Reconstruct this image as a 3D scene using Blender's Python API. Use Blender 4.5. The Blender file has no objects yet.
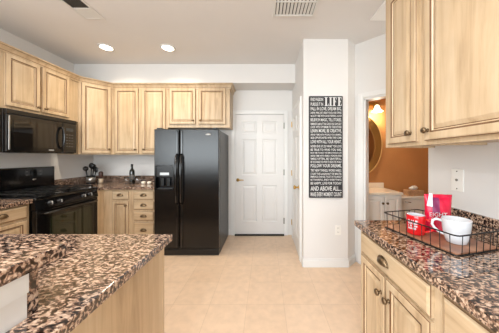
import bpy, bmesh, math, random
from math import sin, cos, pi, radians as R
from mathutils import Vector, Matrix

scene = bpy.context.scene
C = scene.collection
random.seed(4)

# ------------------------------------------------------------------ camera
H = 1.33
F = 205.0
CEIL = 2.757
cam = bpy.data.objects.new('camera', bpy.data.cameras.new('camera'))
C.objects.link(cam)
cam.location = (0, 0, H)
cam.rotation_euler = (R(90), 0, 0)
cam.data.sensor_width = 36
cam.data.sensor_fit = 'HORIZONTAL'
cam.data.lens = 36 * F / 499
cam.data.shift_x = -15.5 / 499
cam.data.shift_y = -9.5 / 499
cam.data.clip_start = 0.02
scene.camera = cam

# ------------------------------------------------------------------ world, lights, exposure
world = bpy.data.worlds.new('world')
scene.world = world
world.use_nodes = True
wn = world.node_tree.nodes
bgn = wn['Background']
sky = wn.new('ShaderNodeTexSky')
sky.sky_type = 'NISHITA'
sky.sun_elevation = R(38)
sky.sun_rotation = R(0)
sky.sun_disc = False
world.node_tree.links.new(sky.outputs['Color'], bgn.inputs['Color'])
bgn.inputs['Strength'].default_value = 0.25

def area(name, loc, rot, size, energy, color=(1, 1, 1), size_y=None, shape=None, spread=None):
    l = bpy.data.lights.new(name, 'AREA')
    l.energy = energy
    l.color = color
    l.size = size
    if size_y:
        l.shape = 'RECTANGLE'
        l.size_y = size_y
    if shape:
        l.shape = shape
    if spread:
        l.spread = spread
    o = bpy.data.objects.new(name, l)
    C.objects.link(o)
    o.location = loc
    o.rotation_euler = rot
    return o

WARM = (1.0, 0.87, 0.68)
# added daylight lamp at the unseen window made up behind the camera
area('window_fill', (-2.0, -3.10, 1.5), (R(103), 0, 0), 5.2, 235, (0.87, 0.94, 1.0), 1.8)
# glow of the recessed ceiling lamps (two in view, the others unseen, added to light the room)
CANS = [(-2.06, 2.66), (-1.265, 2.67)]
CANS_ADDED = [(-2.06, 0.6), (-0.3, 0.35), (-2.06, -1.4), (-0.3, -1.4)]
for cx, cy in CANS:
    area('recessed_lamp', (cx, cy, CEIL - 0.022), (0, 0, 0), 0.13, 8, WARM, shape='DISK', spread=R(140))
for cx, cy in CANS_ADDED:
    area('recessed_lamp', (cx, cy, CEIL - 0.022), (0, 0, 0), 0.13, 24, (0.97, 0.975, 0.98), shape='DISK')
area('hall_fill', (1.90, 1.72, CEIL - 0.022), (0, 0, 0), 0.13, 7, (1, 0.95, 0.88), shape='DISK')  # unseen lamp added to brighten the hall

scene.view_settings.view_transform = 'Standard'
scene.view_settings.look = 'None'
scene.view_settings.gamma = 1
scene.view_settings.use_curve_mapping = False
scene.view_settings.exposure = 0.1

# ------------------------------------------------------------------ materials
def lin(r, g, b):
    f = lambda c: (c / 255 / 12.92) if c / 255 <= 0.04045 else ((c / 255 + 0.055) / 1.055) ** 2.4
    return (f(r), f(g), f(b), 1)

def new_mat(name):
    m = bpy.data.materials.new(name)
    m.use_nodes = True
    return m, m.node_tree.nodes, m.node_tree.links, m.node_tree.nodes['Principled BSDF']

def plain(name, col, rough=0.5, metal=0.0, var=0.0, scale=8, bump=0.0, bscale=60, coat=0, spec=0.5):
    m, n, l, b = new_mat(name)
    b.inputs['Roughness'].default_value = rough
    b.inputs['Metallic'].default_value = metal
    b.inputs['Coat Weight'].default_value = coat
    b.inputs['Specular IOR Level'].default_value = spec
    tc = n.new('ShaderNodeTexCoord')
    nz = n.new('ShaderNodeTexNoise')
    nz.inputs['Scale'].default_value = scale
    nz.inputs['Detail'].default_value = 4
    l.new(tc.outputs['Object'], nz.inputs['Vector'])
    cr = n.new('ShaderNodeValToRGB')
    cr.color_ramp.elements[0].position = 0.3
    cr.color_ramp.elements[1].position = 0.7
    cr.color_ramp.elements[0].color = tuple(c * (1 - var) for c in col[:3]) + (1,)
    cr.color_ramp.elements[1].color = tuple(min(1, c * (1 + var)) for c in col[:3]) + (1,)
    l.new(nz.outputs['Fac'], cr.inputs['Fac'])
    l.new(cr.outputs['Color'], b.inputs['Base Color'])
    if bump:
        n2 = n.new('ShaderNodeTexNoise')
        n2.inputs['Scale'].default_value = bscale
        l.new(tc.outputs['Object'], n2.inputs['Vector'])
        bp = n.new('ShaderNodeBump')
        bp.inputs['Strength'].default_value = bump
        bp.inputs['Distance'].default_value = 0.004
        l.new(n2.outputs['Fac'], bp.inputs['Height'])
        l.new(bp.outputs['Normal'], b.inputs['Normal'])
    return m

def wood(name, dark, mid, light, stretch, rough=0.38):
    m, n, l, b = new_mat(name)
    tc = n.new('ShaderNodeTexCoord')
    mp = n.new('ShaderNodeMapping')
    mp.inputs['Scale'].default_value = stretch
    l.new(tc.outputs['Object'], mp.inputs['Vector'])
    a = n.new('ShaderNodeTexNoise')
    a.inputs['Scale'].default_value = 1.0
    a.inputs['Detail'].default_value = 7
    a.inputs['Roughness'].default_value = 0.62
    a.inputs['Distortion'].default_value = 0.6
    l.new(mp.outputs['Vector'], a.inputs['Vector'])
    cr = n.new('ShaderNodeValToRGB')
    e = cr.color_ramp.elements
    e[0].position, e[0].color = 0.30, dark
    e[1].position, e[1].color = 0.68, light
    k = e.new(0.48); k.color = mid
    l.new(a.outputs['Fac'], cr.inputs['Fac'])
    # soft larger blotches of the wash
    b2 = n.new('ShaderNodeTexNoise')
    b2.inputs['Scale'].default_value = 5
    l.new(tc.outputs['Object'], b2.inputs['Vector'])
    mr = n.new('ShaderNodeMapRange')
    mr.inputs['From Min'].default_value = 0.3
    mr.inputs['From Max'].default_value = 0.7
    mr.inputs['To Min'].default_value = 0.9
    mr.inputs['To Max'].default_value = 1.05
    l.new(b2.outputs['Fac'], mr.inputs['Value'])
    mx = n.new('ShaderNodeMix')
    mx.data_type = 'RGBA'
    mx.blend_type = 'MULTIPLY'
    mx.inputs['Factor'].default_value = 1
    l.new(cr.outputs['Color'], mx.inputs['A'])
    l.new(mr.outputs['Result'], mx.inputs['B'])
    l.new(mx.outputs['Result'], b.inputs['Base Color'])
    b.inputs['Roughness'].default_value = rough
    return m

def granite(name):
    m, n, l, b = new_mat(name)
    tc = n.new('ShaderNodeTexCoord')
    mp = n.new('ShaderNodeMapping')
    mp.inputs['Rotation'].default_value = (0, 0, R(35))
    mp.inputs['Scale'].default_value = (1.0, 1.7, 1.4)
    l.new(tc.outputs['Object'], mp.inputs['Vector'])
    nz = n.new('ShaderNodeTexNoise')
    nz.inputs['Scale'].default_value = 60
    nz.inputs['Detail'].default_value = 6
    nz.inputs['Distortion'].default_value = 0.5
    l.new(mp.outputs['Vector'], nz.inputs['Vector'])
    cr = n.new('ShaderNodeValToRGB')
    e = cr.color_ramp.elements
    e[0].position, e[0].color = 0.385, lin(18, 15, 14)
    e[1].position, e[1].color = 0.72, lin(216, 193, 171)
    for p, c in ((0.435, lin(48, 36, 31)), (0.48, lin(104, 79, 67)), (0.54, lin(176, 147, 125))):
        k = e.new(p); k.color = c
    l.new(nz.outputs['Fac'], cr.inputs['Fac'])
    v = n.new('ShaderNodeTexVoronoi')
    v.inputs['Scale'].default_value = 95
    l.new(mp.outputs['Vector'], v.inputs['Vector'])
    sp = n.new('ShaderNodeSeparateColor')
    l.new(v.outputs['Color'], sp.inputs['Color'])
    c2 = n.new('ShaderNodeValToRGB')
    c2.color_ramp.interpolation = 'CONSTANT'
    f = c2.color_ramp.elements
    f[0].position, f[0].color = 0.0, (0.28, 0.24, 0.24, 1)
    f[1].position, f[1].color = 0.22, (1, 1, 1, 1)
    k = f.new(0.82); k.color = (0.62, 0.5, 0.46, 1)
    l.new(sp.outputs['Red'], c2.inputs['Fac'])
    mx = n.new('ShaderNodeMix')
    mx.data_type = 'RGBA'
    mx.blend_type = 'MULTIPLY'
    mx.inputs['Factor'].default_value = 0.75
    l.new(cr.outputs['Color'], mx.inputs['A'])
    l.new(c2.outputs['Color'], mx.inputs['B'])
    l.new(mx.outputs['Result'], b.inputs['Base Color'])
    b.inputs['Roughness'].default_value = 0.08
    b.inputs['IOR'].default_value = 1.95
    return m

def tiles(name):
    m, n, l, b = new_mat(name)
    tc = n.new('ShaderNodeTexCoord')
    mp = n.new('ShaderNodeMapping')
    T = 0.3335
    mp.inputs['Location'].default_value = (0.163 + 10 * T, -2.18 + 20 * T, 0)
    l.new(tc.outputs['Object'], mp.inputs['Vector'])
    br = n.new('ShaderNodeTexBrick')
    br.offset = 0
    br.squash = 1
    br.inputs['Scale'].default_value = 1
    br.inputs['Brick Width'].default_value = T
    br.inputs['Row Height'].default_value = T
    br.inputs['Mortar Size'].default_value = 0.0022
    br.inputs['Mortar Smooth'].default_value = 0.2
    br.inputs['Color1'].default_value = lin(222, 195, 168)
    br.inputs['Color2'].default_value = lin(217, 189, 161)
    br.inputs['Mortar'].default_value = lin(203, 177, 150)
    l.new(mp.outputs['Vector'], br.inputs['Vector'])
    nz = n.new('ShaderNodeTexNoise')
    nz.inputs['Scale'].default_value = 14
    nz.inputs['Detail'].default_value = 6
    l.new(tc.outputs['Object'], nz.inputs['Vector'])
    mr = n.new('ShaderNodeMapRange')
    mr.inputs['From Min'].default_value = 0.3
    mr.inputs['From Max'].default_value = 0.7
    mr.inputs['To Min'].default_value = 0.92
    mr.inputs['To Max'].default_value = 1.05
    l.new(nz.outputs['Fac'], mr.inputs['Value'])
    mx = n.new('ShaderNodeMix')
    mx.data_type = 'RGBA'
    mx.blend_type = 'MULTIPLY'
    mx.inputs['Factor'].default_value = 1
    l.new(br.outputs['Color'], mx.inputs['A'])
    l.new(mr.outputs['Result'], mx.inputs['B'])
    l.new(mx.outputs['Result'], b.inputs['Base Color'])
    b.inputs['Roughness'].default_value = 0.4
    bp = n.new('ShaderNodeBump')
    bp.inputs['Strength'].default_value = 0.3
    bp.inputs['Distance'].default_value = 0.002
    inv = n.new('ShaderNodeMath')
    inv.operation = 'SUBTRACT'
    inv.inputs[0].default_value = 1
    l.new(br.outputs['Fac'], inv.inputs[1])
    l.new(inv.outputs[0], bp.inputs['Height'])
    l.new(bp.outputs['Normal'], b.inputs['Normal'])
    return m

def glow(name, col, strength):
    m, n, l, b = new_mat(name)
    b.inputs['Base Color'].default_value = col
    b.inputs['Emission Color'].default_value = col
    b.inputs['Emission Strength'].default_value = strength
    return m

def glass(name, col=(1, 1, 1, 1), rough=0.0):
    m, n, l, b = new_mat(name)
    b.inputs['Base Color'].default_value = col
    b.inputs['Roughness'].default_value = rough
    b.inputs['Transmission Weight'].default_value = 1
    b.inputs['IOR'].default_value = 1.45
    return m

WD, WM, WL = lin(168, 142, 110), lin(194, 169, 136), lin(206, 184, 153)
M = {
    'wall': plain('wall paint', lin(224, 222, 219), 0.75, var=0.012, scale=3),
    'ceil': plain('ceiling paint', lin(226, 224, 222), 0.85, var=0.012, scale=3, bump=0.1, bscale=120),
    'trim': plain('white trim paint', lin(228, 228, 226), 0.4, var=0.01),
    'door': plain('white door paint', lin(220, 219, 217), 0.4, var=0.01),
    'orange': plain('orange wall paint', lin(186, 130, 76), 0.7, var=0.06, scale=3),
    'wood': wood('maple vertical grain', WD, WM, WL, (16, 16, 1.1)),
    'woodh': wood('maple horizontal grain', WD, WM, WL, (1.1, 16, 16)),
    'glaze': plain('brown glaze in the grooves', lin(104, 72, 44), 0.5, var=0.15, scale=30),
    'shadow': plain('cabinet underside', lin(150, 112, 72), 0.6, var=0.1, scale=12),
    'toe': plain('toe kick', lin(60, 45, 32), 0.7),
    'granite': granite('polished brown granite'),
    'tile': tiles('beige floor tile'),
    'bronze': plain('dark bronze', lin(118, 98, 74), 0.35, 0.85, var=0.1, scale=60),
    'brass': plain('brass', lin(200, 160, 85), 0.28, 0.9, var=0.05),
    'steel': plain('brushed steel', lin(190, 190, 188), 0.3, 0.95, var=0.05, scale=30),
    'chrome': plain('chrome', lin(215, 215, 215), 0.12, 1.0),
    'nickel': plain('grey hinge metal', lin(150, 148, 142), 0.35, 0.8),
    'black': plain('gloss black enamel', lin(11, 11, 12), 0.14, var=0.1, coat=0.3),
    'fridge': plain('pebbled black enamel', lin(11, 11, 12), 0.2, var=0.1, scale=30, bump=0.12, bscale=260),
    'fridgeside': plain('satin black cabinet side', lin(40, 39, 38), 0.33, var=0.06, scale=40, bump=0.1, bscale=260),
    'iron': plain('cast iron', lin(16, 16, 16), 0.5, var=0.2, scale=40),
    'plastic': plain('black plastic', lin(15, 15, 16), 0.3, var=0.1),
    'ovenglass': plain('dark oven glass', lin(34, 40, 26), 0.05, var=0.08, coat=0.6),  # green tint stands in for a green reflection on the window
    'mwglass': plain('dark microwave glass', lin(20, 17, 15), 0.06, coat=0.5),
    'display': plain('grey display', lin(50, 54, 56), 0.15),
    'print': plain('pale printed marks', lin(170, 170, 168), 0.5),
    'signboard': plain('charcoal board', lin(42, 42, 45), 0.7, var=0.1, scale=20),
    'signtext': plain('off white lettering', lin(212, 212, 210), 0.7),
    'white': plain('white plastic', lin(238, 236, 230), 0.35),
    'dark': plain('dark slot', lin(40, 38, 36), 0.6),
    'wire': plain('black wire', lin(26, 24, 23), 0.4, 0.4),
    'board': wood('reddish tray board', lin(120, 78, 56), lin(150, 104, 78), lin(172, 126, 98), (14, 2, 14)),
    'redmug': plain('red glaze', lin(205, 22, 28), 0.12, coat=0.4),
    'whitemug': plain('white porcelain', lin(205, 208, 212), 0.1, coat=0.4),
    'bag': plain('crimson foil', lin(204, 20, 58), 0.25, 0.15, var=0.25, scale=16, bump=0.6, bscale=14),
    'bagplum': plain('plum patch', lin(120, 30, 78), 0.3, var=0.15, scale=20),  # darker plum patch on the upper front of the bag
    'bottle': plain('dark bottle glass', lin(16, 18, 14), 0.06, coat=0.5),
    'label': plain('dull dark label', lin(88, 84, 80), 0.5),
    'glass': glass('clear glass'),
    'millwood': wood('dark brown wood', lin(46, 26, 20), lin(66, 40, 30), lin(86, 54, 40), (20, 20, 2)),
    'beige': plain('beige ceramic', lin(196, 176, 150), 0.4, var=0.05),
    'vanity': plain('white vanity paint', lin(232, 230, 224), 0.4),
    'marble': plain('cream cultured marble', lin(240, 230, 212), 0.2, var=0.03),
    'porcelain': plain('toilet porcelain', lin(235, 230, 220), 0.12, coat=0.3),
    'wicker': plain('beige woven box', lin(190, 150, 112), 0.7, var=0.2, scale=60, bump=0.5, bscale=90),
    'tissue': plain('white tissue', lin(240, 236, 230), 0.8),
    'gold': plain('pale gold frame', lin(196, 160, 100), 0.35, 0.6),
    'mirror': plain('dimmed mirror', lin(150, 140, 130), 0.02, 1.0),  # tinted dark to imitate a dim room in the reflection
    'lens': glow('lit lamp lens', (1, 0.9, 0.72, 1), 14),
    'shade': glow('lit frosted shade', (1, 0.86, 0.66, 1), 2.2),
    'ventshade': plain('dark vent shade', lin(70, 70, 68), 0.7),  # dark grey painted in for the shade inside the vents
    'vent': plain('white vent enamel', lin(222, 221, 217), 0.5),
    'panelwhite': plain('bright white panel', lin(246, 245, 242), 0.5),
    'grass': plain('lawn', lin(92, 128, 58), 0.9, var=0.25, scale=6),
}

# ------------------------------------------------------------------ mesh helpers
class MB:
    def __init__(self):
        self.bm = bmesh.new()

    def box(self, x0, x1, y0, y1, z0, z1, mat=0, bev=0.0, seg=2):
        vs = [self.bm.verts.new(p) for p in
              ((x0, y0, z0), (x1, y0, z0), (x1, y1, z0), (x0, y1, z0),
               (x0, y0, z1), (x1, y0, z1), (x1, y1, z1), (x0, y1, z1))]
        fs = []
        for q in ((0, 3, 2, 1), (4, 5, 6, 7), (0, 1, 5, 4), (1, 2, 6, 5), (2, 3, 7, 6), (3, 0, 4, 7)):
            f = self.bm.faces.new([vs[i] for i in q])
            f.material_index = mat
            fs.append(f)
        if bev:
            es = list({e for f in fs for e in f.edges})
            r = bmesh.ops.bevel(self.bm, geom=es, offset=bev, segments=seg, affect='EDGES', profile=0.5)
            for f in r['faces']:
                f.material_index = mat
        return self

    def prism(self, poly, z0, z1, mat=0, bev=0.0):
        a = [self.bm.verts.new((x, y, z0)) for x, y in poly]
        b = [self.bm.verts.new((x, y, z1)) for x, y in poly]
        n = len(poly)
        fs = [self.bm.faces.new(a[::-1]), self.bm.faces.new(b)]
        for i in range(n):
            fs.append(self.bm.faces.new((a[i], a[(i + 1) % n], b[(i + 1) % n], b[i])))
        for f in fs:
            f.material_index = mat
        if bev:
            es = [e for e in fs[1].edges] + [e for e in fs[0].edges]
            bmesh.ops.bevel(self.bm, geom=es, offset=bev, segments=3, affect='EDGES', profile=0.5)
        return self

    def lathe(self, prof, c=(0, 0, 0), axis='z', seg=24, mat=0):
        rings = []
        cx, cy, cz = c
        for r, h in prof:
            ring = []
            for i in range(seg):
                a = 2 * pi * i / seg
                u, v = r * cos(a), r * sin(a)
                if axis == 'z':
                    p = (cx + u, cy + v, cz + h)
                elif axis == 'y':      # h grows toward -y
                    p = (cx + u, cy - h, cz + v)
                else:
                    p = (cx + h, cy + u, cz + v)
                ring.append(self.bm.verts.new(p))
            rings.append(ring)
        for a, b in zip(rings, rings[1:]):
            for i in range(seg):
                j = (i + 1) % seg
                f = self.bm.faces.new((a[i], a[j], b[j], b[i]))
                f.material_index = mat
                f.smooth = True
        if prof[0][0] > .002 and prof[-1][0] > .002:
            a, b = rings[-1], rings[0]
            for i in range(seg):
                f = self.bm.faces.new((a[i], a[(i + 1) % seg], b[(i + 1) % seg], b[i]))
                f.material_index = mat
        for ring, (r, h) in ((rings[0], prof[0]), (rings[-1], prof[-1])):
            if r < .002:
                f = self.bm.faces.new(ring)
                f.material_index = mat
        return self

    def tube(self, pts, r, seg=8, mat=0, closed=False):
        pts = [Vector(p) for p in pts]
        n = len(pts)
        rings = []
        up = None
        for i, p in enumerate(pts):
            if closed:
                t = (pts[(i + 1) % n] - pts[i - 1]).normalized()
            else:
                t = (pts[min(i + 1, n - 1)] - pts[max(i - 1, 0)]).normalized()
            if up is None:
                up = Vector((0, 0, 1)) if abs(t.z) < 0.9 else Vector((1, 0, 0))
            s = t.cross(up).normalized()
            up = s.cross(t).normalized()
            rr = r[i] if isinstance(r, (list, tuple)) else r
            rings.append([self.bm.verts.new(p + (s * cos(2 * pi * k / seg) + up * sin(2 * pi * k / seg)) * rr)
                          for k in range(seg)])
        pairs = list(zip(rings, rings[1:]))
        if closed:
            pairs.append((rings[-1], rings[0]))
        for a, b in pairs:
            for k in range(seg):
                f = self.bm.faces.new((a[k], a[(k + 1) % seg], b[(k + 1) % seg], b[k]))
                f.material_index = mat
                f.smooth = True
        if not closed:
            for ring in (rings[0], rings[-1]):
                f = self.bm.faces.new(ring)
                f.material_index = mat
        return self

    def loops(self, rects, y_mats, cap_mat=0):
        """nested rectangles (x0,x1,z0,z1,y); y_mats[i] = material between i and i+1"""
        rings = []
        for x0, x1, z0, z1, y in rects:
            rings.append([self.bm.verts.new(p) for p in ((x0, y, z0), (x1, y, z0), (x1, y, z1), (x0, y, z1))])
        for i, (a, b) in enumerate(zip(rings, rings[1:])):
            for k in range(4):
                f = self.bm.faces.new((a[k], a[(k + 1) % 4], b[(k + 1) % 4], b[k]))
                f.material_index = y_mats[i]
        f = self.bm.faces.new(rings[-1])
        f.material_index = cap_mat
        return rings

    def panel_front(self, x0, x1, z0, z1, yb, t=0.02, fr=0.055):
        """raised panel cabinet door facing -y; materials 0 wood, 1 glaze"""
        yf = yb - t
        spec = [(0, yb), (0, yf + 0.005), (0.003, yf + 0.003), (0.008, yf), (fr - 0.014, yf),
                (fr - 0.006, yf + 0.004), (fr, yf + 0.010), (fr + 0.004, yf + 0.010), (fr + 0.022, yf + 0.003),
                (fr + 0.025, yf + 0.002)]
        mats = [0, 1, 0, 0, 1, 0, 1, 0, 0]
        rects = [(x0 + d, x1 - d, z0 + d, z1 - d, y) for d, y in spec]
        r = self.loops(rects, mats)
        self.bm.faces.new(r[0][::-1])
        return self

    def drawer_front(self, x0, x1, z0, z1, yb, t=0.02):
        yf = yb - t
        spec = [(0, yb), (0, yf + 0.008), (0.003, yf + 0.006), (0.013, yf), (0.016, yf)]
        rects = [(x0 + d, x1 - d, z0 + d, z1 - d, y) for d, y in spec]
        r = self.loops(rects, [0, 1, 0, 0])
        self.bm.faces.new(r[0][::-1])
        return self

    def text(self, s, x0, x1, z0, z1, y, depth=0.001, mat=0, spacing=1.0, bold=0.0):
        cu = bpy.data.curves.new('tmp', 'FONT')
        cu.body = s
        cu.size = 1
        cu.space_character = spacing
        cu.resolution_u = 2
        cu.offset = bold
        o = bpy.data.objects.new('tmp', cu)
        C.objects.link(o)
        dg = bpy.context.evaluated_depsgraph_get()
        me = bpy.data.meshes.new_from_object(o.evaluated_get(dg))
        xs = [v.co.x for v in me.vertices]
        ys = [v.co.y for v in me.vertices]
        ax, bx, ay, by = min(xs), max(xs), min(ys), max(ys)
        vm = [self.bm.verts.new((x0 + (v.co.x - ax) / (bx - ax) * (x1 - x0), y,
                                 z0 + (v.co.y - ay) / (by - ay) * (z1 - z0))) for v in me.vertices]
        for p in me.polygons:
            try:
                f = self.bm.faces.new([vm[i] for i in p.vertices])
                f.material_index = mat
            except ValueError:
                pass
        C.objects.unlink(o)
        bpy.data.objects.remove(o)
        bpy.data.curves.remove(cu)
        bpy.data.meshes.remove(me)
        return self

    def transform(self, m):
        bmesh.ops.transform(self.bm, matrix=m, verts=self.bm.verts)
        return self

    def build(self, name, mats, parent=None, label=None, normals=True):
        if normals:
            bmesh.ops.recalc_face_normals(self.bm, faces=self.bm.faces)
        me = bpy.data.meshes.new(name)
        self.bm.to_mesh(me)
        self.bm.free()
        if not isinstance(mats, (list, tuple)):
            mats = [mats]
        for m in mats:
            me.materials.append(M[m])
        o = bpy.data.objects.new(name, me)
        C.objects.link(o)
        if parent:
            o.parent = parent
        if label:
            o['label'] = label
        return o

def thing(name, label, cat, loc=(0, 0, 0), rz=0, group=None):
    o = bpy.data.objects.new(name, None)
    o.empty_display_size = 0.1
    C.objects.link(o)
    o.location = loc
    o.rotation_euler = (0, 0, R(rz))
    o['label'] = label
    o['category'] = cat
    if group:
        o['group'] = group
    return o

def tag(o, label, cat, group=None):
    o['label'] = label
    o['category'] = cat
    if group:
        o['group'] = group
    return o

def struct(o, label, cat):
    o['kind'] = 'structure'
    o['label'] = label
    o['category'] = cat
    return o

# ------------------------------------------------------------------ room shell
XL, YB, XC, XR = -2.93, 3.5, 0.465, 1.235
Y0 = -3.2
struct(MB().box(-5.3, 3.2, Y0 - .1, 3.7, -0.1, 0).build('floor', 'tile'), 'beige square tile floor', 'floor')
struct(MB().box(-5.3, 3.2, Y0 - .1, 3.7, CEIL, CEIL + .1).build('ceiling', 'ceil'), 'flat off white ceiling', 'ceiling')
struct(MB().prism([(XL, YB + .1), (XL - .1, YB + .1), (XL - .1, .12), (-5.2, .12), (-5.2, 0), (XL, 0)], 0, CEIL).build('wall_left', 'wall'), 'white wall behind range and microwave', 'wall')
struct(MB().box(XL, XC, YB, YB + .1, 0, CEIL).build('wall_back', 'wall'), 'white far wall with the six panel door', 'wall')
struct(MB().box(XL, XC, 3.15, YB, 2.468, CEIL).build('wall_bulkhead', 'wall'), 'white bulkhead above far cabinets and door', 'wall')
# pillar block between the corridor and the powder room
P0 = (1.146, 2.614)
struct(MB().prism([(XC, YB + .1), (XC, 2.48), (1.004, 2.48), P0, (1.146, YB + .1)], 0, CEIL).build('wall_pillar', 'wall'),
       'white pillar wall carrying the word sign', 'wall')
# right wall stub and its return
mb = MB()
mb.prism([(XR, 1.55), (XR, Y0), (XR + .12, Y0), (XR + .12, 1.43), (2.6, 1.43), (2.6, 1.55)], 0, CEIL)
struct(mb.build('wall_right', 'wall'), 'white wall behind the right counter', 'wall')
# wall behind the camera with a wide window added to light the room
struct(MB().box(-5.3, -5.2, Y0, .12, 0, CEIL).build('wall_nook', 'wall'), 'white side wall of the added nook behind the viewer', 'wall')  # unseen room widened here so the added window gives the fridge sheen
mb = MB()
WX0, WX1 = -4.7, .7
mb.box(-5.3, WX0, Y0 - .1, Y0, 0, CEIL).box(WX1, XR + .12, Y0 - .1, Y0, 0, CEIL)
mb.box(WX0, WX1, Y0 - .1, Y0, 0, .5).box(WX0, WX1, Y0 - .1, Y0, 2.45, CEIL)
struct(mb.build('wall_front', 'wall'), 'white wall behind the viewer with an added window', 'wall')
mb = MB()
for i in range(6):
    x = WX0 + (WX1 - WX0 - .06) * i / 5
    mb.box(x, x + .06, Y0 - .08, Y0 - .02, .5, 2.45)
mb.box(WX0, WX1, Y0 - .08, Y0 - .02, .5, .56).box(WX0, WX1, Y0 - .08, Y0 - .02, 2.39, 2.45)
struct(mb.build('added_window', 'trim'), 'added white framed window behind the viewer', 'window')  # window made up out of view as a daylight source
struct(MB().box(-14, 14, -30, Y0 - .4, -.35, -.3).build('ground', 'grass'), 'added unseen lawn outside the window', 'lawn')  # lawn added out of view for green reflections

# diagonal wall with the powder room doorway (local x along the wall, -y toward the kitchen)
DW = thing('wall_diagonal', 'white diagonal wall with the powder room doorway', 'wall', (P0[0], P0[1], 0), -45)
DW['kind'] = 'structure'
S0, S1, DT = 0.120, 0.88, 2.045
mb = MB()
mb.box(0.0, S0, 0, .1, 0, CEIL).box(S1, 1.5, 0, .1, 0, CEIL).box(S0, S1, 0, .1, DT, CEIL)
mb.build('wall_panel', 'wall', DW)
mb = MB()
mb.box(S0 - .012, S0 + .012, -.003, .103, 0, DT).box(S1 - .012, S1 + .012, -.003, .103, 0, DT)
mb.box(S0 - .012, S1 + .012, -.003, .103, DT - .012, DT + .012)
mb.build('door_jamb', 'trim', DW)
cs = .062
mb = MB()
for a, b in ((S0 - .012 - cs, S0 - .012), (S1 + .012, S1 + .012 + cs)):
    mb.box(a, b, -.02, -.001, 0, DT + .012 + cs, bev=.004)
    mb.box(a + .012, b - .012, -.026, -.018, 0, DT + .012 + cs - .012, bev=.003)
mb.box(S0 - .012, S1 + .012, -.02, -.001, DT + .012, DT + .012 + cs, bev=.004)
mb.build('door_casing', 'trim', DW)
# orange powder room
mb = MB()
mb.box(1.15, 2.9, 3.37, 3.42, 0, CEIL)
struct(mb.build('wall_powder_back', 'orange'), 'orange powder room wall behind vanity and toilet', 'wall')
struct(MB().box(1.15, 1.17, 2.78, 3.37, 0, CEIL).build('wall_powder_left', 'orange'), 'orange powder room side wall', 'wall')
struct(MB().box(2.85, 2.9, 1.2, 3.37, 0, CEIL).build('wall_powder_right', 'orange'), 'orange powder room far side wall', 'wall')

# baseboards
def board(pts, h=.1, t=.014):
    """pts along the wall foot, room on the left-hand side of the run"""
    mb = MB()
    for (ax, ay), (bx, by) in zip(pts, pts[1:]):
        d = Vector((bx - ax, by - ay)); L = d.length; d.normalize(); nrm = Vector((-d.y, d.x))
        def q(s, o): return (ax + d.x * s + nrm.x * o, ay + d.y * s + nrm.y * o)
        mb.prism([q(0, .001), q(L, .001), q(L + .005, t), q(-.005, t)], 0.001, h - .02)
        mb.prism([q(0, .001), q(L, .001), q(L + .003, t * .55), q(-.003, t * .55)], h - .02, h)
    return mb
struct(board([(P0[0] - .012, P0[1] - .012), (1.004, 2.48), (XC, 2.48), (XC, 2.56)]).build('baseboard_pillar', 'trim'),
       'white baseboard round the pillar foot', 'baseboard')
struct(board([(XC, 3.40), (XC, YB - .015)]).build('baseboard_right', 'trim'), 'short white baseboard beside the far door', 'baseboard')
struct(board([(-.60, YB), (-.70, YB)]).build('baseboard_back', 'trim'), 'short white baseboard between fridge and door', 'baseboard')

# ------------------------------------------------------------------ six panel doors
def six_panel(mb, w, h, yb, t, mat=0):
    """door slab front facing -y, x 0..w, z 0..h"""
    yf = yb - t
    st, mid = .115, .095
    pw = (w - 2 * st - mid) / 2
    xs = [0, st, st + pw, st + pw + mid, w - st, w]
    zs = [0, .21, .21 + .62, .83 + .17, 1.0 + .61, 1.61 + .1, 1.71 + .21, h]
    zs = [z * h / 2.03 if i < 7 else h for i, z in enumerate(zs)]
    for i in range(5):
        for j in range(7):
            x0, x1, z0, z1 = xs[i], xs[i + 1], zs[j], zs[j + 1]
            if i in (1, 3) and j in (1, 3, 5):
                mb.loops([(x0 + d, x1 - d, z0 + d, z1 - d, y) for d, y in
                          ((0, yf), (.006, yf + .008), (.020, yf + .010), (.046, yf + .003), (.048, yf + .002))], [0] * 4)
            else:
                vs = [mb.bm.verts.new(p) for p in ((x0, yf, z0), (x1, yf, z0), (x1, yf, z1), (x0, yf, z1))]
                mb.bm.faces.new(vs)
    bmesh.ops.remove_doubles(mb.bm, verts=mb.bm.verts, dist=1e-5)
    for q in (((0, yf, 0), (0, yb, 0), (0, yb, h), (0, yf, h)), ((w, yf, 0), (w, yb, 0), (w, yb, h), (w, yf, h)),
              ((0, yf, h), (w, yf, h), (w, yb, h), (0, yb, h)), ((0, yf, 0), (w, yf, 0), (w, yb, 0), (0, yb, 0)),
              ((0, yb, 0), (w, yb, 0), (w, yb, h), (0, yb, h))):
        mb.bm.faces.new([mb.bm.verts.new(p) for p in q])
    bmesh.ops.remove_doubles(mb.bm, verts=mb.bm.verts, dist=1e-5)
    return mb

def knob_set(mb, x, z, yf):
    mb.lathe([(0.001, 0), (.031, 0), (.031, .004), (.012, .010), (.010, .034), (.016, .040), (.026, .050), (.027, .062), (.018, .072), (.001, .074)],
             (x, yf, z), 'y', 20)
    return mb

def casing(mb, x0, x1, z1, yb, w=.066, t=.018):
    for a, b in ((x0 - w, x0), (x1, x1 + w)):
        mb.box(a, b, yb - t, yb, .001, z1 + w, bev=.004)
    mb.box(x0, x1, yb - t, yb, z1, z1 + w, bev=.004)
    mb.box(x0 - .004, x0 + .001, yb - t - .004, yb, .001, z1)
    mb.box(x1 - .001, x1 + .004, yb - t - .004, yb, .001, z1)
    return mb

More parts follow.
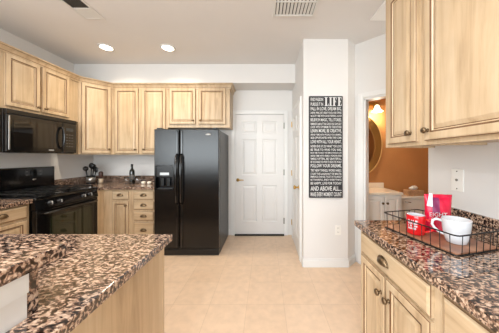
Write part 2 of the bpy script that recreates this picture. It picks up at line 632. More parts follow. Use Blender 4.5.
d1 = thing('door_1', 'white six panel door in the far wall beside the black fridge', 'door', (-.512, YB, 0), 0)
d1['kind'] = 'structure'
W1 = .836
six_panel(MB(), W1 - .008, 2.025, 0, .02).transform(Matrix.Translation((.004, -.003, .025))).build('door_panel', 'door', d1)
casing(MB(), 0, W1, 2.058, -.001, .064, .028).build('door_casing', 'trim', d1)
MB().box(.001, W1 - .001, -.05, -.001, .001, .020).build('threshold', 'dark', d1)
kb = MB()
kb.lathe([(0.001, 0), (.028, 0), (.028, .005), (.011, .008), (.010, .045), (.001, .047)], (.052, -.023, .94), 'y', 18)
kb.tube([(.052, -.064, .94), (.075, -.067, .941), (.12, -.066, .944), (.155, -.062, .94)], [.009, .009, .008, .006], 8)
kb.build('door_handle', 'brass', d1)
for hz in (1.86, 1.07, .25):
    MB().box(W1 - .014, W1 + .010, -.034, -.0245, hz - .05, hz + .05, bev=.002).build('hinge', 'nickel', d1)

# side door in the corridor wall (faces -x)
d2 = thing('door_2', 'white side door in the corridor wall behind the pillar', 'door', (XC, 3.345, 0), -90)
d2['kind'] = 'structure'
W2 = .70
six_panel(MB(), W2 - .008, 2.025, 0, .016).transform(Matrix.Translation((.004, -.002, .012))).build('door_panel', 'door', d2)
casing(MB(), 0, W2, 2.04, -.001, .06, .020).build('door_casing', 'trim', d2)
knob_set(MB(), W2 - .06, .93, -.018).build('door_knob', 'brass', d2)
for hz in (1.86, 1.07, .27):
    mb = MB().box(-.012, .012, -.036, -.0255, hz - .045, hz + .045, bev=.002)
    mb.build('hinge', 'brass', d2)

# ------------------------------------------------------------------ cabinet parts
def knob(parent, x, z, yf, name='knob'):
    return MB().lathe([(.001, 0), (.011, 0), (.007, .004), (.006, .012), (.015, .018), (.017, .024), (.013, .030), (.001, .032)],
                      (x, yf, z), 'y', 16).build(name, 'bronze', parent)

def cup_pull(parent, x, z, yf, w=.042, h=.026, d=.022):
    mb = MB()
    na, nb = 14, 6
    rings = []
    for j in range(nb + 1):
        b = (pi / 2) * j / nb
        ring = []
        for i in range(na + 1):
            a = pi * i / na
            ring.append(mb.bm.verts.new((x + w * cos(a) * cos(b) , yf - .001 - d * sin(b), z - h * .3 + h * 1.25 * sin(a) * cos(b))))
        rings.append(ring)
    for p, q in zip(rings, rings[1:]):
        for i in range(na):
            f = mb.bm.faces.new((p[i], p[i + 1], q[i + 1], q[i]))
            f.smooth = True
    bmesh.ops.remove_doubles(mb.bm, verts=mb.bm.verts, dist=1e-4)
    r = bmesh.ops.extrude_face_region(mb.bm, geom=list(mb.bm.faces))
    for v in [g for g in r['geom'] if isinstance(g, bmesh.types.BMVert)]:
        v.co = Vector((x + (v.co.x - x) * .9, yf + (v.co.y - yf) * .86, z + (v.co.z - z) * .88))
    # back flange
    mb.tube([(x + w * 1.08 * cos(pi * i / 16), yf - .003, z - h * .3 + h * 1.35 * sin(pi * i / 16)) for i in range(17)], .003, 6)
    return mb.build('cup_pull', 'bronze', parent)

def upper(name, label, loc, rz, w, z0, z1, depth, doors, group='upper kitchen cabinets', under='shadow'):
    """doors: list of (x0, x1, z0, z1, knob_x, knob_z); local x 0..w, back at y=0"""
    t = thing(name, label, 'cabinet', (loc[0], loc[1], z0), rz, group)
    mb = MB()
    hz = z1 - z0
    mb.box(0, w, -depth + .001, -.002, 0.012, hz)
    # face frame and the recessed underside
    mb.box(0, w, -depth, -depth + .02, 0, hz, bev=.0015)
    mb.box(0, .016, -depth + .02, -.002, 0, .012).box(w - .016, w, -depth + .02, -.002, 0, .012)
    mb.build('cabinet_body', ['wood'], t)
    for x0, x1, a, b, kx, kz in doors:
        dr = MB().panel_front(x0, x1, a - z0, b - z0, -depth).build('cabinet_door', ['wood', 'glaze'], t)
        if kx is not None:
            knob(dr, kx, kz - z0, -depth - .02)
    return t

UZ0, UZ1 = 1.368, 2.41
DZ0, DZ1 = 1.385, 2.39
G = 'upper kitchen cabinets'
# far wall, facing -y : world x = local x + x0
def bk(x): return x
xa, xb, xc = -2.345, -1.505, -.545
uc1 = upper('upper_cabinet', 'tall two door maple upper cabinet on the far wall left of fridge', (xa, YB), 0, xb - xa - .001, UZ0, UZ1, .325,
      [(.030, .392, DZ0, DZ1, .392 - .035, 1.445), (.449, .812, DZ0, DZ1, .449 + .035, 1.445)])
uc2 = upper('upper_cabinet', 'short two door maple upper cabinet above the black fridge', (xb, YB), 0, xc - xb, 1.785, UZ1, .325,
      [(.028, .434, 1.835, DZ1, .434 - .035, 1.89), (.477, .90, 1.835, DZ1, .477 + .035, 1.89)])
# left wall, facing +x : local x = world y
ZM = 1.822
uc3 = upper('upper_cabinet', 'short two door maple upper cabinet above the black microwave', (XL, 2.02), 90, .865, ZM, UZ1, .30,
      [(.046, .365, 1.852, DZ1, .365 - .03, 1.90), (.385, .720, 1.852, DZ1, .385 + .03, 1.90)])
uc4 = upper('upper_cabinet', 'tall maple upper cabinet at left edge beside the microwave', (XL, 1.30), 90, .719, UZ0, UZ1, .30,
      [(.03, .345, DZ0, DZ1, .31, 1.445), (.375, .69, DZ0, DZ1, .41, 1.445)])
# diagonal corner cabinet
def corner_upper():
    t = thing('corner_cabinet', 'diagonal maple corner upper cabinet between microwave and far wall', 'cabinet', (XL, YB, UZ0), 0, G)
    hz = UZ1 - UZ0
    A, B = (.30, -.61), (.584, -.325)
    MB().prism([(.002, -.002), (.002, -.614), (.30, -.614), A, B, (.584, -.002)], 0.0, hz).build('cabinet_body', ['wood'], t)
    fx = Vector((B[0] - A[0], B[1] - A[1])); L = fx.length
    dr = MB().panel_front(.03, L - .03, .017, hz - .02, -.001).transform(
        Matrix.Translation((A[0], A[1], 0)) @ Matrix.Rotation(math.atan2(fx.y, fx.x), 4, 'Z')).build('cabinet_door', ['wood', 'glaze'], t)
    k = MB().lathe([(.001, 0), (.011, 0), (.007, .004), (.006, .012), (.015, .018), (.017, .024), (.013, .030), (.001, .032)],
                   (L - .06, -.021, .077), 'y', 16)
    k.transform(Matrix.Translation((A[0], A[1], 0)) @ Matrix.Rotation(math.atan2(fx.y, fx.x), 4, 'Z')).build('knob', 'bronze', dr)
    return t
uc5 = corner_upper()

# crown moulding, mitred, one piece per cabinet
def crown(path, prof, owners):
    P = [Vector(p) for p in path]
    n = len(P)
    rings = []
    for i, p in enumerate(P):
        if i == 0: d1_ = d2_ = (P[1] - P[0]).normalized()
        elif i == n - 1: d1_ = d2_ = (P[-1] - P[-2]).normalized()
        else: d1_, d2_ = (P[i] - P[i - 1]).normalized(), (P[i + 1] - P[i]).normalized()
        n1, n2 = Vector((d1_.y, -d1_.x)), Vector((d2_.y, -d2_.x))
        b = (n1 + n2).normalized()
        k = 1 / max(.3, b.dot(n1))
        rings.append([(p.x + b.x * o * k, p.y + b.y * o * k, z) for o, z in prof])
    m = len(prof)
    mi = [0, 0, 1, 0, 0, 1, 0, 0, 0, 0]
    for a, b, ow_ in zip(rings, rings[1:], owners):
        mb = MB()
        a = [mb.bm.verts.new(p) for p in a]; b = [mb.bm.verts.new(p) for p in b]
        for j in range(m):
            f = mb.bm.faces.new((a[j], a[(j + 1) % m], b[(j + 1) % m], b[j]))
            f.material_index = mi[j % len(mi)]
        mb.bm.faces.new(a[::-1]); mb.bm.faces.new(b)
        mb.transform((Matrix.Translation(ow_.location) @ Matrix.Rotation(ow_.rotation_euler.z, 4, 'Z')).inverted())
        mb.build('crown_moulding', ['wood', 'glaze'], ow_)
fL = XL + .30
cprof = [(.001, UZ1 - .028), (.012, UZ1 - .028), (.014, UZ1 - .008), (.016, UZ1 - .004), (.026, UZ1 + .018), (.040, UZ1 + .034), (.042, UZ1 + .037), (.050, UZ1 + .040), (.050, UZ1 + .053), (.001, UZ1 + .053)]
crown([(fL, 1.30), (fL, 2.02), (fL, YB - .61), (XL + .584, YB - .325), (xb, YB - .325), (xc, YB - .325), (xc, YB - .01)], cprof, [uc4, uc3, uc5, uc1, uc2, uc2])

# right wall uppers, facing -x : local x runs toward the camera (world y decreasing)
RZ0 = 1.397
RD = XR - .885
uc6 = upper('upper_cabinet', 'narrow one door maple upper cabinet at far end of right wall', (XR, 1.503), -90, .349, RZ0, 2.46, RD,
      [(.050, .325, RZ0 + .022, 2.43, .325 - .042, RZ0 + .075)], 'right wall upper cabinets')
uc7 = upper('upper_cabinet', 'wide maple upper cabinet nearest the viewer on right wall', (XR, 1.153), -90, 1.2, RZ0, 2.46, RD,
      [(.034, .585, RZ0 + .022, 2.43, .034 + .028, RZ0 + .075), (.615, 1.166, RZ0 + .022, 2.43, 1.135, RZ0 + .075)], 'right wall upper cabinets')
crown([(1.225, 1.505), (.885, 1.505), (.885, 1.1525), (.885, -.05)], [(-o, z + .05) for o, z in cprof], [uc6, uc6, uc7])
# ------------------------------------------------------------------ base cabinets
CT = .914
def base(name, label, loc, rz, w, depth, fronts, group='base kitchen cabinets', zt=.876):
    """fronts: (kind, x0, x1, z0, z1, [(hardware, x, z), ...])"""
    t = thing(name, label, 'cabinet', (loc[0], loc[1], 0), rz, group)
    mb = MB()
    mb.box(0, w, -depth + .02, -.002, .10, zt - .001)
    mb.box(0, w, -depth, -depth + .02, .10, zt - .001, bev=.0015)
    mb.build('cabinet_body', ['wood'], t)
    MB().box(.001, w - .001, -depth + .075, -.05, .001, .0995).build('toe_kick', 'toe', t)
    for kind, x0, x1, z0, z1, hw in fronts:
        if kind == 'drawer':
            f = MB().drawer_front(x0, x1, z0, z1, -depth).build('drawer_front', ['woodh', 'glaze'], t)
        else:
            f = MB().panel_front(x0, x1, z0, z1, -depth, fr=.05).build('cabinet_door', ['wood', 'glaze'], t)
        for hwk, hx, hz in hw:
            if hwk == 'cup': cup_pull(f, hx, hz, -depth - .02)
            else: knob(f, hx, hz, -depth - .02)
    return t

bd = .61
# far wall: corner filler + drawer/door unit, then four drawer unit
X1, X2, X3 = -2.275, -1.878, -1.520
base('base_cabinet', 'maple base cabinet with one drawer over a door beside the range', (X1, YB), 0, X2 - X1 - .001, bd,
     [('drawer', -2.142 - X1, -1.914 - X1, .735, .851, [('cup', -2.03 - X1, .79)]),
      ('door', -2.142 - X1, -1.914 - X1, .13, .712, [('knob', -1.945 - X1, .655)])])
fr = []
for z0, z1 in ((.735, .851), (.592, .712), (.441, .561), (.13, .415)):
    fr.append(('drawer', -1.842 - X2, -1.562 - X2, z0, z1, [('cup', -1.702 - X2, z0 + (z1 - z0) * .47 if z0 > .2 else .30)]))
base('base_cabinet', 'maple base cabinet with a stack of four drawers beside the fridge', (X2, YB), 0, X3 - X2, bd, fr)
# corner filler on the left run between range and far wall
mb = MB().box(XL + .002, -2.276, 2.782, YB - .002, .10, .875).box(XL + .05, -2.36, 2.79, YB - .05, .001, .10)
tag(mb.build('corner_filler', 'wood'), 'plain maple corner panel between black range and far base cabinet', 'cabinet')
# left run near the viewer
base('base_cabinet', 'maple base cabinet on left wall nearer than the range', (XL, 1.15), 90, .866, bd,
     [('drawer', .03, .415, .745, .862, [('cup', .22, .80)]), ('drawer', .445, .838, .745, .862, [('cup', .64, .80)]),
      ('door', .03, .415, .13, .722, [('knob', .38, .66)]), ('door', .445, .838, .13, .722, [('knob', .48, .66)])])
# peninsula
t = thing('peninsula_cabinet', 'maple peninsula base cabinet with plain end panel under the granite', 'cabinet', (-1.43, .82, 0), 0)
MB().box(-.88, .865, -.225, .255, .10, .875).build('cabinet_body', 'wood', t)
MB().box(-.86, .85, -.22, .18, .001, .0995).build('toe_kick', 'toe', t)
MB().box(.866, .90, -.50, .236, .001, .875).box(.822, .8655, -.50, -.2255, .001, .875).build('end_panel', 'wood', t)
MB().box(.866, .902, .2365, .256, .001, .875, bev=.002).build('corner_stile', 'wood', t)
for i in range(4):
    x0 = -.86 + i * .43
    dr = MB()
    dr.panel_front(x0 + .015, x0 + .415, .13, .70, 0).transform(Matrix.Rotation(pi, 4, 'Z') @ Matrix.Translation((0, -.2555, 0)))
    dr.build('cabinet_door', ['wood', 'glaze'], t)

# right run, facing -x : local x toward viewer, y world = 1.33 - x
RB = XR - .622
def ry(y): return 1.33 - y
base('base_cabinet', 'maple base cabinet with wide drawer over two doors at far end of right run', (XR, 1.33), -90, .608, RB,
     [('drawer', ry(1.29), ry(.752), .738, .858, [('cup', ry(1.045), .795)]),
      ('door', ry(1.29), ry(1.035), .13, .722, [('knob', ry(1.035) - .03, .628)]),
      ('door', ry(1.028), ry(.752), .13, .722, [('knob', ry(1.028) + .03, .628)])], 'right run base cabinets')
base('base_cabinet', 'maple base cabinet nearest the viewer at lower right corner', (XR, .721), -90, .72, RB,
     [('drawer', ry(.70) - .609, ry(.03) - .609, .56, .858, [('cup', .36, .72)]),
      ('door', ry(.70) - .609, ry(.375) - .609, .13, .54, [('knob', .31, .48)]),
      ('door', ry(.365) - .609, ry(.03) - .609, .13, .54, [('knob', .39, .48)])], 'right run base cabinets')

# ------------------------------------------------------------------ granite
CB = .877
def slab(name, poly, z0, z1, label, cat='countertop', bev=.0045):
    return tag(MB().prism(poly, z0, z1, bev=bev).build(name, 'granite'), label, cat)
fx = -2.285
slab('countertop', [(XL + .001, 2.7835), (-2.29, 2.7835), (-2.255, 2.80), (-2.255, 2.855), (-1.512, 2.855), (-1.512, YB - .001), (XL + .001, YB - .001)], CB, CT,
     'brown granite corner countertop between range and fridge')
slab('countertop', [(XL + .001, .563), (-.612, .563), (-.612, .30), (-.50, .30), (-.50, 1.1075), (fx, 1.1075), (fx, 2.0185), (XL + .001, 2.0185)][::1], CB, CT,
     'brown granite peninsula countertop in the left foreground')
slab('countertop', [(.59, -.3), (XR - .001, -.3), (XR - .001, 1.354), (.59, 1.354)], CB, CT,
     'glossy brown granite countertop on right base cabinets under the wire tray')
mb = MB().box(XL + .002, -1.514, YB - .022, YB - .001, CT + .0005, 1.015, bev=.003)
tag(mb.build('backsplash', 'granite'), 'low granite backsplash strip along the far wall behind the bottle', 'backsplash')
mb = MB().box(XL + .001, XL + .021, 2.785, YB - .0225, CT + .0005, 1.015, bev=.003)
tag(mb.build('backsplash', 'granite'), 'low granite backsplash strip on left wall in the corner past the range', 'backsplash')
mb = MB().box(XL + .001, XL + .021, .60, 2.017, CT + .0005, 1.015, bev=.003)
tag(mb.build('backsplash', 'granite'), 'low granite backsplash strip on left wall nearer than the range', 'backsplash')
mb = MB().box(XR - .021, XR - .001, -.3, 1.353, CT + .0005, 1.0, bev=.003)
tag(mb.build('backsplash', 'granite'), 'low granite backsplash strip on right wall behind the mugs', 'backsplash')
# raised bar
slab('countertop', [(XL + .001, .12), (-.61, .12), (-.602, .128), (-.602, .624), (-.612, .634), (XL + .001, .634)], 1.032, 1.07,
     'raised brown granite bar top in the lower left corner', 'countertop')
mb = MB().box(XL + .001, -.62, .535, .562, CT - .3, 1.0315, bev=.002)
tag(mb.build('bar_splash', 'granite'), 'upright granite strip between the peninsula counter and raised bar', 'backsplash')
mb = MB().box(XL + .001, -.62, .40, .534, .001, .978)
mb.box(XL + .001, -.615, .39, .534, .978, 1.031, mat=1)
struct(mb.build('wall_peninsula', ['wall', 'trim']), 'white half wall under the raised bar', 'wall')

# ------------------------------------------------------------------ range (local x = world y, front toward -y)
rg = thing('range', 'black freestanding gas range with oven below the microwave', 'range', (XL, 2.022, 0), 90)
RW = .756
MB().box(.002, RW - .002, -.62, -.005, .08, .895).build('range_body', 'black', rg)
MB().box(.03, RW - .03, -.58, -.05, .001, .0795).build('range_base', 'plastic', rg)
MB().box(0, RW, -.665, -.06, .8955, .925, bev=.006).build('cooktop', 'black', rg)
mb = MB()
mb.bm.verts.ensure_lookup_table()
# control panel, sloping face
pr = [(-.621, .80), (-.672, .80), (-.655, .8945), (-.621, .8945)]
vs0 = [mb.bm.verts.new((.002, y, z)) for y, z in pr]; vs1 = [mb.bm.verts.new((RW - .002, y, z)) for y, z in pr]
mb.bm.faces.new(vs0); mb.bm.faces.new(vs1[::-1])
for i in range(4):
    mb.bm.faces.new((vs0[i], vs1[i], vs1[(i + 1) % 4], vs0[(i + 1) % 4]))
cp = mb.build('control_panel', 'black', rg)
for kx in (.135, .235, .53, .625):
    mb = MB().lathe([(.001, 0), (.024, 0), (.024, .006), (.019, .010), (.017, .028), (.001, .030)], (0, 0, 0), 'y', 18)
    mb.box(-.004, .004, -.032, -.02, -.017, .017, mat=1)
    mb.transform(Matrix.Translation((kx, -.6635, .847)) @ Matrix.Rotation(R(-8), 4, 'X'))
    mb.build('knob', ['plastic', 'print'], cp)
# oven door with window and handle
od = MB().box(.006, RW - .006, -.668, -.621, .25, .794, bev=.006).build('oven_door', 'black', rg)
MB().box(.135, RW - .10, -.6705, -.6685, .34, .70, bev=.001).build('oven_window', 'ovenglass', od)
mb = MB().tube([(.06, -.669, .755), (.06, -.705, .758), (.075, -.715, .758), (RW - .075, -.715, .758), (RW - .06, -.705, .758), (RW - .06, -.669, .755)], .011, 10)
mb.build('oven_handle', 'black', od)
MB().box(.006, RW - .006, -.664, -.621, .085, .243, bev=.006).build('storage_drawer', 'black', rg)
# burners and grates
for bx in (.19, .565):
    for by in (-.22, -.49):
        b = MB().lathe([(.001, 0), (.05, 0), (.05, .006), (.034, .010), (.034, .016), (.001, .018)], (bx, by, .9255), 'z', 20).build('burner', 'iron', rg)
for gx0, gx1 in ((.04, .37), (.385, .715)):
    mb = MB()
    z0, z1 = .945, .957
    for x in (gx0, gx1 - .012): mb.box(x, x + .012, -.63, -.10, z0, z1)
    for y in (-.63, -.50, -.37, -.24, -.112): mb.box(gx0, gx1, y, y + .012, z0, z1)
    mx_ = (gx0 + gx1) / 2
    mb.box(mx_ - .006, mx_ + .006, -.63, -.10, z0, z1)
    for x in (gx0, gx1 - .012):
        for y in (-.63, -.112): mb.box(x, x + .012, y, y + .012, .9255, z0)
    mb.build('grate', 'iron', rg)
# back guard
bg = MB().box(0, RW, -.085, -.004, .9255, 1.205, bev=.012, seg=3).build('back_guard', 'black', rg)
mb = MB().box(.40, .60, -.0868, -.0855, 1.10, 1.175)
dp = mb.build('control_display', 'mwglass', bg)
for bx_, bz_ in ((.415, 1.11), (.415, 1.15), (.563, 1.11), (.563, 1.15)):
    MB().box(bx_, bx_ + .022, -.0876, -.0869, bz_, bz_ + .007).build('button', 'label', dp)
mb = MB().lathe([(.001, 0), (1, 0), (.96, 1), (.001, 1)], (0, 0, 0), 'y', 20)
mb.transform(Matrix.Translation((.505, -.0855, 1.055)) @ Matrix.Diagonal((.022, .0015, .009, 1)))
mb.build('badge', 'steel', bg)

# ------------------------------------------------------------------ microwave
mw = thing('microwave', 'black over the range microwave hung under the short cabinet', 'microwave', (XL, 2.02, 1.374), 90)
MWd, MWw, MWh = .375, .758, .442
MB().box(0, MWw, -MWd + .03, -.003, 0, MWh, bev=.003).build('microwave_body', 'black', mw)
dx = .565
dr = MB().box(.002, dx, -MWd - .003, -MWd + .029, .012, MWh - .052, bev=.006).build('microwave_door', 'black', mw)
MB().box(.06, dx - .06, -MWd - .0045, -MWd - .0035, .062, MWh - .10, bev=.0005).build('door_window', 'mwglass', dr)
pts = []
for i in range(13):
    a = pi * i / 12
    pts.append((dx - .022 + .0 * sin(a), -MWd - .006 - .045 * sin(a), .195 + .13 * -cos(a)))
MB().tube(pts, .012, 10).build('door_handle', 'black', dr)
MB().box(.018, .030, -MWd - .008, -MWd - .0035, .03, MWh - .07, bev=.002).build('door_edge_glint', 'steel', dr, 'bright strip imitating a vertical edge highlight')  # steel strip put in for a highlight along the door edge
MB().box(.40, .46, -MWd - .0042, -MWd - .0035, .032, .044).build('badge', 'print', dr)
pn = MB().box(dx + .003, MWw - .002, -MWd - .003, -MWd + .029, .012, MWh - .052, bev=.006).build('control_panel', 'black', mw)
MB().box(dx + .045, dx + .14, -MWd - .0045, -MWd - .0035, .29, .33).build('display', 'display', pn)
for i in range(3):
    for j in range(5):
        MB().box(dx + .045 + i * .036, dx + .068 + i * .036, -MWd - .0042, -MWd - .0035, .09 + j * .037, .098 + j * .037).build('button', 'label', pn)
gr = MB().box(.002, MWw - .002, -MWd - .001, -MWd + .029, MWh - .048, MWh - .002, bev=.003)
gr.build('vent_grille', 'plastic', mw)

# ------------------------------------------------------------------ refrigerator
FX0, FX1, FY = -1.491, -.618, 2.754
fr = thing('refrigerator', 'black side by side refrigerator with water dispenser', 'refrigerator', (FX0, YB, 0), 0)
FW, FD, FH = FX1 - FX0, YB - FY, 1.706
MB().box(0, FW, -FD + .075, -.03, .012, FH - .012, bev=.004).build('fridge_body', 'fridgeside', fr)
MB().box(.004, FW - .004, -FD + .008, -FD + .074, .006, .088, bev=.004).build('base_grille', 'plastic', fr)
SP = -1.149 - FX0
def fdoor(x0, x1, name):
    return MB().box(x0, x1, -FD, -FD + .07, .095, FH, bev=.010, seg=3).build(name, 'fridge', fr)
fd2 = fdoor(SP + .004, FW, 'fridge_door')
# freezer door with dispenser recess
qx0, qx1, qz0, qz1 = -1.467 - FX0, -1.236 - FX0, .885, 1.215
mb = MB()
x0, x1, z0, z1 = 0, SP - .004, .095, FH
yf, yb = -FD, -FD + .07
e = .008
xs = [x0 + e, qx0, qx1, x1 - e]; zs = [z0 + e, qz0, qz1, z1 - e]
for i in range(3):
    for j in range(3):
        if i == 1 and j == 1: continue
        mb.bm.faces.new([mb.bm.verts.new(p) for p in ((xs[i], yf, zs[j]), (xs[i + 1], yf, zs[j]), (xs[i + 1], yf, zs[j + 1]), (xs[i], yf, zs[j + 1]))])
o_ = [mb.bm.verts.new(p) for p in ((x0 + e, yf, z0 + e), (x1 - e, yf, z0 + e), (x1 - e, yf, z1 - e), (x0 + e, yf, z1 - e))]
m_ = [mb.bm.verts.new(p) for p in ((x0, yf + e, z0), (x1, yf + e, z0), (x1, yf + e, z1), (x0, yf + e, z1))]
b_ = [mb.bm.verts.new(p) for p in ((x0, yb, z0), (x1, yb, z0), (x1, yb, z1), (x0, yb, z1))]
for a, b in ((o_, m_), (m_, b_)):
    for k in range(4): mb.bm.faces.new((a[k], a[(k + 1) % 4], b[(k + 1) % 4], b[k]))
mb.bm.faces.new(b_)
rc = [mb.bm.verts.new(p) for p in ((qx0, yf, qz0), (qx1, yf, qz0), (qx1, yf, qz1), (qx0, yf, qz1))]
rk = [mb.bm.verts.new(p) for p in ((qx0 + .01, yf + .06, qz0 + .01), (qx1 - .01, yf + .06, qz0 + .01), (qx1 - .01, yf + .06, qz1 - .01), (qx0 + .01, yf + .06, qz1 - .01))]
for k in range(4): mb.bm.faces.new((rc[k], rc[(k + 1) % 4], rk[(k + 1) % 4], rk[k]))
mb.bm.faces.new(rk)
bmesh.ops.remove_doubles(mb.bm, verts=mb.bm.verts, dist=1e-5)
fd1 = mb.build('freezer_door', 'fridge', fr)
ds = MB().box(qx0 + .002, qx1 - .002, yf + .004, yf + .05, qz0 + .175, qz1 - .002, bev=.006).build('dispenser_panel', 'plastic', fd1)
mb = MB()
mb.box(qx0 + .055, qx1 - .055, yf + .001, yf + .0035, qz0 + .20, qz0 + .235)
mb.build('dispenser_buttons', 'steel', ds)
MB().box(qx0 + .012, qx1 - .012, yf - .008, yf + .055, qz0 + .004, qz0 + .022, bev=.003).build('drip_tray', 'plastic', fd1)
mb = MB()
for px in (qx0 + .075, qx1 - .075):
    mb.box(px - .018, px + .018, yf + .03, yf + .04, qz0 + .05, qz0 + .16, bev=.004)
mb.build('dispenser_paddles', 'display', fd1)
def fhandle(x, par):
    mb = MB()
    # full height edge strip with a bowed grip
    mb.box(x - .012, x + .012, yf - .012, yf - .0005, .11, FH - .02, bev=.004)
    pts = [(x, yf - .010, .70), (x, yf - .042, .74), (x, yf - .056, .84), (x, yf - .060, 1.03), (x, yf - .056, 1.22), (x, yf - .042, 1.33), (x, yf - .010, 1.37)]
    mb.tube(pts, [.012, .014, .015, .015, .015, .014, .012], 12)
    mb.build('door_handle', 'black', par)
fhandle(SP - .030, fd1)
fhandle(SP + .034, fd2)
mb = MB().lathe([(.001, 0), (1, 0), (.95, 1), (.001, 1)], (0, 0, 0), 'y', 24)
mb.transform(Matrix.Translation((-.762 - FX0, yf - .0003, 1.633)) @ Matrix.Diagonal((.038, .002, .013, 1)))
mb.build('badge', 'steel', fd2)
for hx in (.03, FW - .09):
    MB().box(hx, hx + .06, -FD + .01, -FD + .14, FH + .0005, FH + .018, bev=.004).build('hinge_cover', 'plastic', fr)

# ------------------------------------------------------------------ small things on the corner counter
t = thing('utensil_canister', 'steel canister of black utensils in the far left counter corner', 'canister', (-2.72, 3.20, CT), 0)
MB().lathe([(.001, .001), (.055, .001), (.057, .004), (.057, .022)], seg=28).build('canister_base', 'plastic', t)
MB().lathe([(.057, .0225), (.057, .105), (.055, .105), (.055, .0225)], seg=28).build('canister_body', 'steel', t)
MB().lathe([(.0575, .1055), (.0585, .125), (.053, .125), (.053, .1055)], seg=28).build('canister_rim', 'plastic', t)
ulabels = [('black ladle standing leftmost in the steel canister', -.062, .0, 'ladle'), ('black spoon tallest in the middle of steel canister', .012, -.006, 'spoon'),
           ('black turner standing at back of the steel canister', -.010, .056, 'turner'), ('black slotted spoon leaning right in the steel canister', .060, .008, 'spoon')]
for i, (lb, ux, uy, kd) in enumerate(ulabels):
    u = thing('kitchen_' + kd, lb, 'utensil', (-2.72 + ux * .6, 3.20 + uy * .6, CT + .026), 0, 'black utensils in the canister')
    top = (.21, .255, .235, .19)[i]
    lx, ly = ux * .7, uy * .7
    MB().tube([(0, 0, 0), (lx * .5, ly * .5, top * .5), (lx, ly, top)], [.006, .008, .009], 10).build('handle', 'plastic', u)
    mb = MB()
    s = (.042, .040, .040, .036)[i]
    mb.lathe([(.001, -1), (.5, -.87), (.87, -.5), (1, 0), (.87, .5), (.5, .87), (.001, 1)], (0, 0, 0), 'z', 16)
    mb.transform(Matrix.Translation((lx, ly, top - .002)) @ Matrix.Diagonal((s, .016 if kd != 'ladle' else .03, s * (1.15 if kd != 'ladle' else .9), 1)))
    mb.build('head', 'plastic', u)
t = thing('pepper_mill', 'small mill with dark brown top and beige base beside the canister', 'mill', (-2.59, 3.235, CT), 0)
MB().lathe([(.001, .001), (.03, .001), (.03, .07), (.024, .078), (.001, .078)], seg=24).build('mill_base', 'beige', t, 'beige lower half')
MB().lathe([(.001, .0785), (.026, .0785), (.024, .10), (.030, .125), (.031, .165), (.022, .185), (.008, .19), (.001, .19)], seg=24).build('mill_top', 'millwood', t, 'dark brown wooden top')
t = thing('wine_bottle', 'dark wine bottle on the far counter left of the fridge', 'bottle', (-2.075, 3.2, CT), 0)
MB().lathe([(.001, .001), (.036, .001), (.037, .006), (.037, .185), (.034, .205), (.020, .225), (.0145, .24), (.0145, .292), (.016, .294), (.016, .305), (.001, .305)], seg=28).build('bottle_body', 'bottle', t)
MB().lathe([(.0374, .07), (.0376, .0705), (.0376, .14), (.0374, .1405)], seg=28).build('bottle_label', 'label', t, 'dull grey paper label')
MB().lathe([(.0168, .262), (.0168, .3055), (.001, .3065)], seg=20).build('bottle_capsule', 'plastic', t)
for lx, lb in ((-2.155, 'clear stemless wine glass standing left of the dark bottle'), (-1.985, 'clear stemless wine glass standing right of the dark bottle')):
    g = MB().lathe([(.001, .001), (.022, .001), (.034, .02), (.041, .05), (.039, .08), (.033, .105), (.0315, .105), (.037, .08), (.039, .05), (.032, .022), (.02, .006), (.001, .006)], (0, 0, 0), seg=28)
    o = g.build('wine_glass', 'glass')
    o.location = (lx, 3.19, CT)
    tag(o, lb, 'glass', 'stemless glasses by the bottle')
def plate(name, label, cat, loc, rz, w, h, kind, dz=0):
    t = thing(name, label, cat, loc, rz, 'wall plates')
    MB().box(-w / 2, w / 2, -.006, -.0005, -h / 2, h / 2, bev=.002).build('cover_plate', 'white', t)
    return t
for dx_, lb in ((-1.875, 'small cream ramekin on the far counter nearer the bottle'), (-1.785, 'small cream ramekin on the far counter nearer the fridge')):
    o = MB().lathe([(.001, .001), (.026, .001), (.031, .036), (.0285, .036), (.024, .006), (.001, .006)], seg=24).build('ramekin', 'marble')
    o.location = (dx_, 3.16, CT)
    tag(o, lb, 'dish', 'ramekins on the far counter')
t = plate('outlet', 'white outlet low on the pillar below the word sign', 'outlet', (.883, 2.48, .447), 0, .072, .118, 'o')
for sz in (-.025, .025):
    s = MB().box(-.017, .017, -.0085, -.0065, sz - .015, sz + .015, bev=.002).build('socket', 'white', t)
    MB().box(-.008, -.005, -.0093, -.0087, sz - .006, sz + .008).box(.005, .008, -.0093, -.0087, sz - .006, sz + .008).build('slots', 'dark', s)
t = plate('jack_plate', 'white wall plate with three dots above the right counter', 'wall plate', (XR, 1.313, 1.183), -90, .082, .142, 'j')
MB().lathe([(.001, 0), (.008, 0), (.007, .006), (.003, .007), (.001, .007)], (0, -.0065, 0), 'y', 14).build('jack', 'nickel', t)
for sz in (-.055, .055):
    MB().lathe([(.001, 0), (.004, 0), (.003, .002), (.001, .002)], (0, -.0065, sz), 'y', 10).build('screw', 'dark', t)

